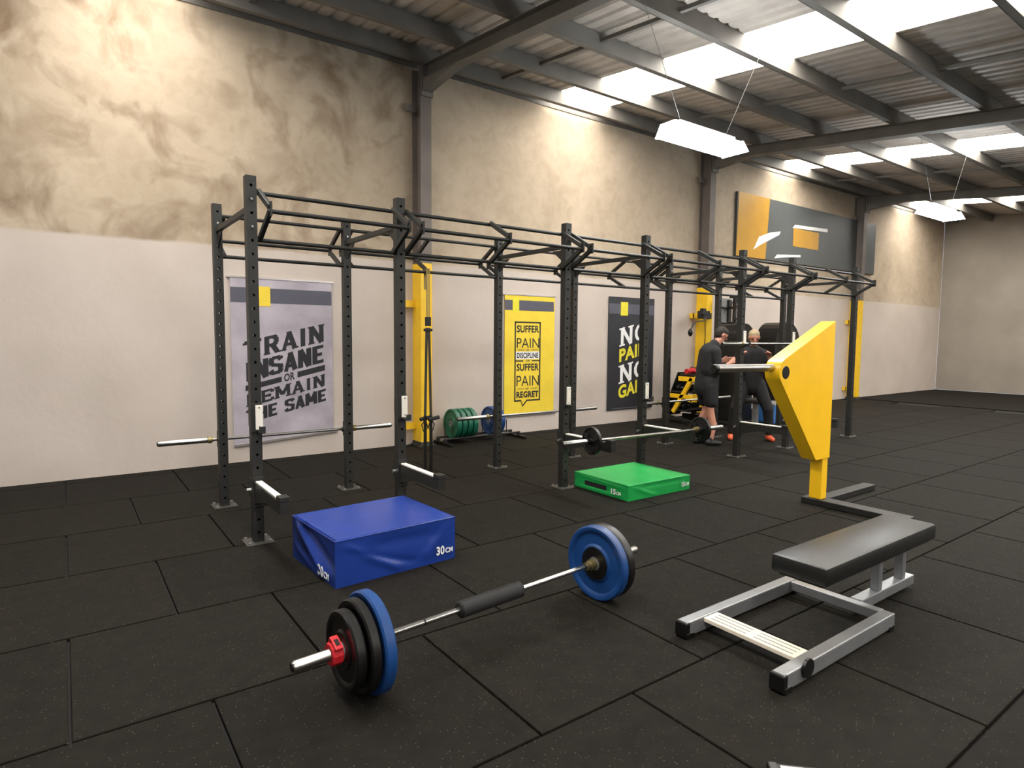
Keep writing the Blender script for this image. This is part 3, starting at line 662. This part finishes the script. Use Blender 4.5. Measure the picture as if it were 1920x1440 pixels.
# ------------------------------------------------------------------ plate rack by the wall
t = thing('plate_rack', 'low black floor rack holding green and blue plates against the wall', 'plate rack', (0, 0, 0))
for y in (7.80, 8.02): part('rail', MB().tube([(4.45, y, .085), (5.82, y, .085)], .016, 10), MT['black'], t, True)
for x in (4.47, 5.8):
    part('foot', MB().box((x-.025, 7.62, .001), (x+.025, 8.12, .04), .006), MT['rubber'], t)
    for y in (7.80, 8.02): part('post', MB().box((x-.02, y-.02, .04), (x+.02, y+.02, .085), .003), MT['black'], t)
for x in (4.585, 5.02, 5.26, 5.56): part('divider', MB().tube([(x, 7.80, .085), (x, 7.80, .30)], .007, 8).tube([(x, 8.02, .085), (x, 8.02, .30)], .007, 8), MT['black'], t, True)
rz_ = .085+.016
def seat_z(r): return .085+math.sqrt((r+.016)**2-.11**2)
for i in range(4):
    plate_thing('bumper_plate', ['leftmost green bumper plate in the low rack by the wall', 'second green bumper plate from the left in the low rack', 'third green bumper plate from the left in the low rack', 'rightmost green bumper plate in the low rack'][i],
                .22, .075, MT['greenp'], (4.655+.095*i, 7.91, seat_z(.22)), (0, 0, 0), group='green plates in the low rack')
for i in range(2):
    plate_thing('bumper_plate', ['left blue bumper plate in the low rack by the wall', 'right blue bumper plate in the low rack by the wall'][i], .22, .08, MT['bluep'], (5.33+.1*i, 7.91, seat_z(.22)), (0, 0, 0), group='blue plates in the low rack')
# ------------------------------------------------------------------ suspension trainer
t = thing('suspension_trainer', 'black and yellow suspension strap hanging from the rear bar to the floor', 'strap', (3.28, YB, 0))
part('anchor_strap', MB().box((-.022, -.028, 1.78), (-.004, -.024, 2.33)).box((.006, -.028, 1.78), (.022, -.024, 2.33)).box((-.022, -.028, 2.31), (.022, .028, 2.316)).box((-.022, .024, 2.1), (.022, .028, 2.316)), MT['strapl'], t)
part('buckle', MB().box((-.035, -.035, 1.70), (.035, -.015, 1.80), .005).box((-.055, -.03, 1.64), (.055, -.02, 1.67), .004), MT['rubber'], t)
for s in (-1, 1):
    part('strap', MB().bar((s*.014, -.02, 1.68), (s*.036, -.02, .70), .03, .006), MT['strap'], t)
    part('lower_strap', MB().bar((s*.036, -.02, .70), (s*.036, -.02, .03), .034, .012), MT['rubber'], t)
    part('handle', MB().tube([(s*.036-.05, -.03-s*.03, .66), (s*.036+.08, -.03-s*.03, .68)], .022, 12), MT['foam'], t, True)
    part('foot_loop', MB().tube([(s*.036, -.02, .66), (s*.08, -.02, .60), (s*.06, -.02, .53), (s*.0, -.02, .56), (s*.036, -.02, .66)], .007, 8), MT['rubber'], t, True)
# ------------------------------------------------------------------ flat bench at the right edge
bt = thing('workout_bench', 'silver-framed bench with black pad cut off by the right edge', 'bench', (0, 0, 0))
part('foot_beam', MB().box((2.60, 2.0, .012), (3.70, 2.065, .09), .006), MT['silver'], bt)
part('foot_beam', MB().box((2.54, 1.42, .012), (3.64, 1.485, .09), .006), MT['silver'], bt)
for x, y in ((2.598, 2.0325), (2.538, 1.4525)):
    part('rubber_cap', MB().box((x-.012, y-.036, .008), (x+.03, y+.036, .0895), .008), MT['rubber'], bt)
for x, y in ((2.63, 2.0325), (3.66, 2.0325), (2.57, 1.4525), (3.6, 1.4525)):
    part('rubber_foot', MB().box((x-.03, y-.038, .0005), (x+.03, y+.038, .03), .004), MT['rubber'], bt)
pl = part('foot_plate', MB().box((2.74, 1.485, .062), (2.86, 2.0, .085), .003), MT['tread'], bt)
for i in range(3):
    for j in range(2): part('grip_strip', MB().box((2.762+.033*i, 1.51+.25*j, .0852), (2.768+.033*i, 1.72+.25*j, .0865)), MT['greyp'], pl)
part('spine', MB().box((3.66, 1.60, .03), (4.35, 1.67, .09), .005), MT['silver'], bt)
part('crosspiece', MB().box((3.60, 1.485, .03), (3.66, 2.0, .085), .005), MT['silver'], bt)
for x in (3.9, 4.22): part('support_post', MB().bar((x, 1.635, .09), (x, 1.635, .345), .05, .05, .004), MT['silver'], bt)
part('pad_board', MB().box((3.05, 1.52, .335), (4.3, 1.76, .35)), MT['black'], bt)
part('pad', MB().box((3.01, 1.49, .35), (4.35, 1.79, .45), .02), MT['pad'], bt, 40)
part('pivot_disc', MB().lathe([(1.405, .0005), (1.405, .045), (1.419, .045), (1.419, .0005)], 24, 'Y', (2.72, 0, .075)), MT['rubber'], bt)
# piece of another machine at the lower right corner
t = thing('machine_leg', 'black-capped steel tube end at the bottom right corner', 'machine leg', (0, 0, 0))
part('tube', MB().bar((2.0, 1.150, .03), (2.55, .60, .03), .05, .05, .005), MT['black'], t)
part('top_strip', MB().bar((2.02, 1.130, .0565), (2.55, .60, .0565), .02, .002), MT['chrome'], t)
part('rubber_cap', MB().bar((1.99, 1.160, .03), (2.015, 1.135, .03), .056, .058, .006), MT['rubber'], t)
# ------------------------------------------------------------------ yellow machine
ym = thing('plate_loaded_machine', 'yellow machine with rounded arm head and steel bar cut off by the right edge', 'machine', (0, 0, 0))
YA, YB_ = 2.95, 3.09
cx_, cz_, R_ = 5.105, 1.30, .118
def arc(c, r, a0, a1, n=10): return [(c[0]+r*math.cos(math.radians(a0+(a1-a0)*i/n)), c[1]+r*math.sin(math.radians(a0+(a1-a0)*i/n))) for i in range(n+1)]
a_up, a_dn = 26, -50
uv = (math.cos(math.radians(a_up)), math.sin(math.radians(a_up))); dv = (math.cos(math.radians(a_dn)), math.sin(math.radians(a_dn)))
arcp = arc((cx_, cz_), R_, 90+a_up, 270+a_dn, 14)
poly = arcp+[(arcp[-1][0]+dv[0]*1.0, arcp[-1][1]+dv[1]*1.0), (cx_+.80, arcp[-1][1]+dv[1]*1.0), (cx_+.80, arcp[0][1]+uv[1]*.80)]
o = part('arm_head', MB().prism(poly, 'Y', YA, YB_), MT['yelmach'], ym, 30)
part('pivot_cap', MB().lathe([(YA-.004, .0005), (YA-.004, .054), (YA+.0, .058), (YA+.01, .058)], 24, 'Y', (cx_-.02, 0, cz_-.005)), MT['rubber'], ym, True)
part('weight_horn', MB().tube([(4.22, 3.05, 1.345), (5.03, 3.03, 1.335)], .034, 16), MT['chrome'], ym, True)
part('horn_cap', MB().lathe([(4.205, .0005), (4.205, .03), (4.22, .036), (4.235, .036)], 16, 'X', (0, 3.05, 1.345)), MT['rubber'], ym, True)
part('upright_post', MB().box((5.80, 2.96, .06), (5.90, 3.08, .62), .006), MT['yelmach'], ym)
part('base_beam', MB().box((5.77, 2.2, .001), (5.93, 3.14, .06), .006), MT['black'], ym)
part('base_beam', MB().box((5.935, 2.95, .001), (6.9, 3.07, .06), .006), MT['black'], ym)
# ------------------------------------------------------------------ dumbbell rack with yellow end frame
t = thing('storage_rack', 'black storage rack with yellow T-shaped end frame near the second column', 'rack', (0, 0, 0))
X = 9.3
def ybar(y0_, z0_, y1_, z1_, w_=.06): return MB().bar((X, y0_, z0_), (X, y1_, z1_), .05, w_, .004)
part('end_frame_leg', ybar(7.20, .86, 7.62, .20, .075), MT['yelmach'], t)
part('end_frame_arm', ybar(7.50, .84, 7.08, .84, .085), MT['yelmach'], t)
part('end_frame_arm', ybar(7.72, .51, 7.18, .51, .075), MT['yelmach'], t)
part('end_frame_foot', MB().bar((X, 7.80, .12), (X, 7.2, .05), .06, .05, .004), MT['black'], t)
for y0_, y1_, z in ((7.12, 7.50, .90), (7.20, 7.72, .57), (7.3, 7.8, .22)):
    part('shelf', MB().box((X+.03, y0_, z), (X+.58, y1_, z+.03), .004).box((X+.03, y0_, z), (X+.58, y0_+.02, z+.07)), MT['black'], t)
part('back_panel', MB().bar((X+.31, 7.56, .95), (X+.31, 7.92, .1), .54, .015), MT['black'], t)
part('end_frame', MB().bar((X+.58, 7.20, .86), (X+.58, 7.62, .10), .05, .06), MT['black'], t)
part('foot_rail', MB().box((X+.55, 7.15, .001), (X+.61, 7.85, .12), .004).box((X-.03, 7.75, .001), (X+.03, 7.85, .12), .004).box((X-.03, 7.15, .001), (X+.03, 7.25, .06), .004), MT['black'], t)
dbm = {}
def dumbbell(x, y, z, lab, r=.062, m='rubber'):
    t = thing('dumbbell', lab, 'dumbbell', (x, y, z), group='dumbbells on the storage rack')
    for s in (-1, 1): part('head', MB().lathe([(s*.05, .001), (s*.05, r*.9), (s*.06, r), (s*.115, r), (s*.125, r*.9), (s*.125, .001)], 8, 'Y'), MT[m], t)
    part('handle', MB().tube([(0, -.05, 0), (0, .05, 0)], .015, 10), MT['chrome'], t, True)
for r_, (y, z, nm) in enumerate(((7.36, .992, 'top'), (7.50, .662, 'middle'), (7.56, .312, 'bottom'))):
    for i in range(3 if r_ else 2):
        dumbbell(X+.12+.155*i+(.20 if r_ == 0 else 0), y, z, 'dark dumbbell on the %s shelf of the storage rack, %s from its yellow end' % (nm, ['nearest', 'second', 'third', 'fourth'][i]))
t = thing('boxing_glove', 'red glove lying on top of the storage rack', 'glove', (9.45, 7.32, .93))
m = MB().ball((0, 0, .06), .07, (1.5, .9, .85), 2).ball((.0, -.07, .05), .035, (1.3, .8, .8), 2); part('mitt', m, MT['red'], t, True)
part('cuff', MB().tube([(-.08, 0, .055), (-.17, 0, .05)], [.045, .05], 14), MT['red'], t, True)
# wall bracket with curved arm
t = thing('wall_fixture', 'small dark wall fixture with a curved arm beside the second column', 'wall fixture', (0, 0, 0))
part('mount', MB().box((10.30, 7.74, 1.98), (10.5, 7.90, 2.14), .01).box((10.46, 7.82, 1.98), (10.66, 7.905, 2.1), .004).box((10.22, 7.70, 2.06), (10.32, 7.78, 2.18), .01), MT['black'], t)
part('curved_arm', MB().tube([(10.38, 7.74, 1.99), (10.22, 7.70, 1.93), (10.02, 7.68, 1.92), (9.90, 7.68, 1.86), (9.84, 7.68, 1.76)], .014, 8), MT['black'], t, True)
part('pad_end', MB().ball((9.82, 7.68, 1.70), .06, (.8, .8, 1.3), 2), MT['rubber'], t, True)
part('cable', MB().tube([(10.5, 7.86, 1.98), (10.52, 7.86, 1.6), (10.5, 7.86, 1.45)], .008, 6), MT['rubber'], t, True)
# wall mounted peg panel
t = thing('peg_panel', 'grey wall panel with black pegs above the standing man', 'wall rack', (0, 0, 0))
part('board', MB().box((11.3, YW-.03, 1.75), (11.75, YW-.001, 2.45), .004), MT['greyp'], t)
part('rail', MB().box((11.62, YW-.08, 1.45), (11.72, YW-.03, 2.42), .004), MT['black'], t)
for z in (1.55, 1.92, 2.25): part('peg', MB().tube([(11.60, YW-.06, z), (11.60, YW-.30, z)], .03, 10).tube([(11.4, YW-.07, z), (11.75, YW-.07, z)], .02, 8), MT['rubber'], t, True)
# rounded hood machines and cable tower
def hood_machine(x0_, x1_, y0_, y1_, H_, label):
    t = thing('weight_machine', label, 'machine', ((x0_+x1_)/2, (y0_+y1_)/2, 0))
    w_ = x1_-x0_; d_ = y1_-y0_; r_ = w_*.48
    poly = [(-w_/2, .05), (w_/2, .05)]+[(w_/2*math.cos(a), H_-r_+r_*math.sin(a)) for a in [i*pi/12 for i in range(13)]]
    part('hood', MB().prism(poly, 'Y', -d_/2, d_/2), MT['rubber'], t)
    part('base', MB().box((-w_/2-.03, -d_/2-.03, .001), (w_/2+.03, d_/2+.03, .05), .01), MT['black'], t)
    part('weight_card', MB().box((-.06, -d_/2-.006, .72), (.12, -d_/2-.001, .95)), MT['greyp'], t, label='grey plate')
    part('seat_pad', MB().box((-.2, -d_/2-.45, .42), (.2, -d_/2-.1, .5), .02), MT['pad'], t)
    part('seat_post', MB().box((-.04, -d_/2-.30, .05), (.04, -d_/2-.22, .42)).box((-.04, -d_/2-.30, .001), (.04, -d_/2, .05)), MT['silver'], t)
    return t
hood_machine(9.95, 10.5, 6.75, 7.2, 1.87, 'black weight machine with rounded hood behind the second person')
hood_machine(11.55, 12.45, 6.95, 7.4, 1.93, 'wide black weight machine with rounded hood behind the yellow machine')
t = thing('cable_tower', 'tall dark cable tower with pulleys beside the rounded machine', 'machine', (11.1, 7.55, 0))
for x in (-.07, .13): part('post', MB().box((x-.03, -.03, .03), (x+.03, .03, 2.4), .003), MT['black'], t)
part('base', MB().box((-.3, -.25, .001), (.35, .25, .03), .004), MT['black'], t)
part('top_beam', MB().box((-.2, -.04, 2.4), (.22, .04, 2.47), .004), MT['black'], t)
for z in (1.95, 2.2): part('crosspiece', MB().box((-.1, -.05, z), (.16, -.031, z+.06), .003), MT['black'], t)
for x in (-.2, -.05, .15): part('cable', MB().tube([(x, -.06, 2.42), (x-.45, -.1, 1.2)], .006, 6), MT['rubber'], t)
for x in (-.15, .1): part('pulley', MB().lathe([(-.09, .001), (-.09, .06), (-.05, .06), (-.05, .001)], 16, 'Y', (x, 0, 2.36)), MT['rubber'], t)
t = thing('foam_block', 'blue foam block standing on the floor under the yellow machine arm', 'foam block', (11.0, 6.62, 0))
part('cover', MB().box((-.28, -.2, .0), (.32, .2, .36), .02), MT['bluem'], t)
part('lid_edge', MB().box((-.285, -.205, .335), (.325, .205, .375), .01), MT['greyp'], t)
# ------------------------------------------------------------------ people (capsule bodies fused into one surface)
def capsule(bm, a, b, ra, rb, seg=14):
    a = Vector(a); b = Vector(b); n = 6
    pts = []; rs = []
    d = (b-a); L_ = d.length; dn = d.normalized() if L_ > 1e-6 else Vector((0, 0, 1))
    for i in range(n): th = pi/2*(1-i/n); pts.append(a-dn*ra*math.sin(th)); rs.append(max(.002, ra*math.cos(th)))
    for i in range(4): pts.append(a+d*i/3); rs.append(ra+(rb-ra)*i/3)
    for i in range(1, n+1): th = pi/2*i/n; pts.append(b+dn*rb*math.sin(th)); rs.append(max(.002, rb*math.cos(th)))
    ref = Vector((0, 0, 1)) if abs(dn.z) < .9 else Vector((1, 0, 0)); u = dn.cross(ref).normalized(); v = dn.cross(u)
    rings = [[bm.verts.new(p+(u*math.cos(2*pi*k/seg)+v*math.sin(2*pi*k/seg))*r) for k in range(seg)] for p, r in zip(pts, rs)]
    fs = []
    for A, B in zip(rings, rings[1:]):
        for k in range(seg): fs.append(bm.faces.new([A[k], A[(k+1) % seg], B[(k+1) % seg], B[k]]))
    fs.append(bm.faces.new(rings[0][::-1])); fs.append(bm.faces.new(rings[-1]))
    bmesh.ops.recalc_face_normals(bm, faces=fs)
def fused(name, caps, m, parent, vox=.011, balls=(), smooth=4):
    mb = MB()
    for c in caps: capsule(mb.bm, *c)
    for c, r, sc in balls: mb.ball(c, r, sc, 3)
    o = part(name, mb, m, parent, True)
    md = o.modifiers.new('remesh', 'REMESH'); md.mode = 'VOXEL'; md.voxel_size = vox; md.use_smooth_shade = True
    sm = o.modifiers.new('smooth', 'SMOOTH'); sm.iterations = smooth; sm.factor = .5
    return o
def hand(base, d, side, palm_n):
    # palm and five curled fingers as short capsules; d = direction of the forearm, side = thumb side
    d = Vector(d).normalized(); s = Vector(side).normalized(); nrm = Vector(palm_n).normalized(); b = Vector(base); out = []
    for q in (-.028, -.009, .010, .028): out.append((b+s*q*.8, b+d*.075+s*q, .017, .014))
    for q, L_ in ((.030, .072), (.010, .080), (-.010, .074), (-.029, .058)):
        k0 = b+d*.078+s*q; k1 = k0+d*L_*.5+nrm*.012; k2 = k1+d*L_*.22+nrm*L_*.35
        out.append((k0, k1, .0095, .0085)); out.append((k1, k2, .0085, .0075))
    t0 = b+d*.018+s*.034; t1 = t0+(d+s*.8).normalized()*.04; t2 = t1+(d+nrm*.6).normalized()*.028
    out.append((t0, t1, .012, .010)); out.append((t1, t2, .010, .008)); return out
def head(c, f, r=.098):   # c = head centre, f = facing direction: skull, jaw, nose, ears, neck handled outside
    c = Vector(c); f = Vector(f).normalized(); s = f.cross(Vector((0, 0, 1))).normalized(); u = s.cross(f)
    caps = [(c+u*.035-f*.012, c+u*.03+f*.02, r*.82, r*.78), (c-u*.01+f*.015, c-u*.075+f*.045, r*.66, r*.42),
            (c+u*.012+f*.09, c-u*.018+f*.104, .011, .015)]
    for e in (-1, 1): caps.append((c+s*e*.076+u*.015, c+s*e*.078-u*.018, .014, .010)); caps.append((c+s*e*.03+f*.077+u*.032, c+s*e*.04+f*.07+u*.03, .012, .010))
    caps.append((c-u*.052+f*.088-s*.018, c-u*.052+f*.088+s*.018, .007, .007))
    return caps
def facebits(c, f, t):
    c = Vector(c); f = Vector(f).normalized(); s = f.cross(Vector((0, 0, 1))).normalized(); u = s.cross(f)
    for e in (-1, 1): part('eye', MB().ball(c+s*e*.031+f*.083+u*.012, .0115, (1, 1, .8), 2), MT['hair'], t, True)
def place(f2, o, z=0):   # local figure frame: +x forward, +y left
    return None
def P_fn(origin, ang_):
    ca, sa = math.cos(ang_), math.sin(ang_)
    return lambda x, y, z: Vector((origin[0]+ca*x-sa*y, origin[1]+sa*x+ca*y, z))
# man standing, leaning slightly, forearms raised forward
org = (7.80, 5.72); an = math.atan2(-.50, .86)
P = P_fn(org, an); f = P(1, 0, 0)-P(0, 0, 0)
man = thing('person', 'man in black top and black shorts standing side-on, head bowed, hands raised', 'person', (0, 0, 0))
hp = P(.15, 0, 1.635); hf = (f*1+Vector((0, 0, -.55))).normalized()
caps = head(hp, hf)+[(P(.03, 0, 1.44), P(.12, 0, 1.57), .062, .056)]
caps += [(P(-.06, 0, .98), P(-.02, 0, 1.2), .13, .125), (P(-.02, 0, 1.2), P(.0, 0, 1.38), .13, .13)]
for s in (-1, 1):
    caps += [(P(.0, s*.10, 1.40), P(.0, s*.17, 1.40), .07, .06), (P(.01, s*.19, 1.40), P(.02, s*.23, 1.12), .052, .042), (P(.02, s*.23, 1.12), P(.24, s*.17, 1.24), .041, .028),
             (P(-.05, s*.085, .95), P(.0 if s > 0 else -.02, s*.10, .52), .085, .056), (P(.0 if s > 0 else -.02, s*.10, .52), P(-.09 if s > 0 else .02, s*.10, .30), .056, .058), (P(-.07 if s > 0 else .03, s*.10, .32), P(-.12 if s > 0 else .0, s*.10, .09), .056, .036)]
    caps += hand(P(.25, s*.165, 1.25), P(1, -s*.35, .25)-P(0, 0, 0), P(0, -s*.3, 1)-P(0, 0, 0), P(0, -s, 0)-P(0, 0, 0))
fused('body', caps, MT['skin'], man, .008)
facebits(hp, hf, man)
c0 = Vector(hp); s_ = hf.cross(Vector((0, 0, 1))).normalized(); u_ = s_.cross(hf)
fused('hair', [(c0+u_*.05-hf*.022, c0+u_*.052+hf*.015, .086, .078), (c0+u_*.02-hf*.035, c0+u_*.0-hf*.03, .076, .07)], MT['hair'], man, .009)
caps = [(P(-.06, 0, .86), P(-.03, 0, 1.15), .175, .165), (P(-.03, .06, 1.12), P(-.01, .07, 1.36), .155, .14), (P(-.03, -.06, 1.12), P(-.01, -.07, 1.36), .155, .14), (P(-.02, 0, 1.15), P(-.01, 0, 1.38), .165, .15), (P(.0, 0, 1.42), P(.055, 0, 1.50), .105, .078), (P(-.06, .08, .86), P(-.06, .08, .95), .12, .12), (P(-.06, -.08, .86), P(-.06, -.08, .95), .12, .12)]
for s in (-1, 1): caps += [(P(-.01, s*.12, 1.40), P(.0, s*.175, 1.38), .085, .08), (P(.0, s*.185, 1.39), P(.02, s*.235, 1.13), .075, .062), (P(.02, s*.235, 1.13), P(.13, s*.205, 1.185), .062, .048)]
fused('hooded_top', caps, MT['cloth'], man, .011)
caps = [(P(-.06, 0, .90), P(-.06, 0, .84), .15, .15)]
for s in (-1, 1): caps += [(P(-.05, s*.085, .88), P(-.02, s*.105, .66), .125, .105)]
fused('shorts', caps, MT['cloth'], man, .011)
for s in (-1, 1):
    bx = -.12 if s > 0 else .0
    fused('shoe', [(P(bx-.04, s*.10, .048), P(bx+.13, s*.115, .036), .046, .034), (P(bx-.01, s*.10, .05), P(bx-.01, s*.10, .10), .045, .042)], MT['sole'], man, .008, smooth=2)
part('belt_tag', MB().ball(P(-.12, -.14, .93), .012), MT['white'], man)
# second person behind the high barbell
org2 = (8.72, 5.62); P = P_fn(org2, math.atan2(-.55, -.6)); f = P(1, 0, 0)-P(0, 0, 0)
wm = thing('person', 'person in black clothes and orange shoes half hidden behind the high barbell', 'person', (0, 0, 0))
hp = P(.08, 0, 1.60); hf = (f+Vector((0, 0, -.3))).normalized()
caps = head(hp, hf)+[(P(0, 0, 1.40), P(.06, 0, 1.53), .058, .054), (P(-.04, 0, .95), P(0, 0, 1.35), .12, .13)]
for s in (-1, 1):
    caps += [(P(0, s*.10, 1.37), P(0, s*.17, 1.37), .065, .055), (P(0, s*.18, 1.36), P(.04, s*.27, 1.12), .05, .04), (P(.04, s*.27, 1.12), P(.22, s*.20, 1.32), .04, .028),
             (P(-.02, s*.10, .90), P(.08, s*.24, .50), .085, .06), (P(.08, s*.24, .50), P(.02, s*.28, .09), .056, .038)]
    caps += hand(P(.23, s*.20, 1.33), P(.7, -s*.2, .6)-P(0, 0, 0), P(0, -s*.9, .3)-P(0, 0, 0), P(.4, 0, -.9)-P(0, 0, 0))
fused('body', caps, MT['skin'], wm, .008)
facebits(hp, hf, wm)
c0 = Vector(hp); s_ = hf.cross(Vector((0, 0, 1))).normalized(); u_ = s_.cross(hf)
fused('hair', [(c0+u_*.05-hf*.022, c0+u_*.055+hf*.012, .085, .076), (c0+u_*.02-hf*.035, c0-u_*.03-hf*.04, .076, .068)], MT['hairg'], wm, .009)
caps = [(P(-.04, 0, .86), P(-.01, 0, 1.15), .165, .16), (P(-.02, .06, 1.12), P(0, .07, 1.33), .15, .135), (P(-.02, -.06, 1.12), P(0, -.07, 1.33), .15, .135), (P(-.02, 0, 1.15), P(-.0, 0, 1.36), .16, .145), (P(.0, 0, 1.38), P(.025, 0, 1.45), .10, .072)]
for s in (-1, 1): caps += [(P(0, s*.12, 1.36), P(0, s*.18, 1.35), .08, .074), (P(0, s*.19, 1.35), P(.04, s*.275, 1.12), .068, .056), (P(.04, s*.275, 1.12), P(.15, s*.235, 1.24), .056, .044)]
fused('top', caps, MT['cloth'], wm, .011)
caps = [(P(-.03, 0, .92), P(-.03, 0, .86), .15, .15)]
for s in (-1, 1): caps += [(P(-.02, s*.10, .88), P(.08, s*.24, .50), .11, .085), (P(.08, s*.24, .50), P(.02, s*.28, .14), .082, .064)]
fused('trousers', caps, MT['cloth'], wm, .011)
for s in (-1, 1):
    fused('shoe', [(P(-.02, s*.28, .05), P(.16, s*.31, .038), .048, .036), (P(.0, s*.28, .05), P(.0, s*.28, .09), .045, .042)], MT['orange'], wm, .008, smooth=2)
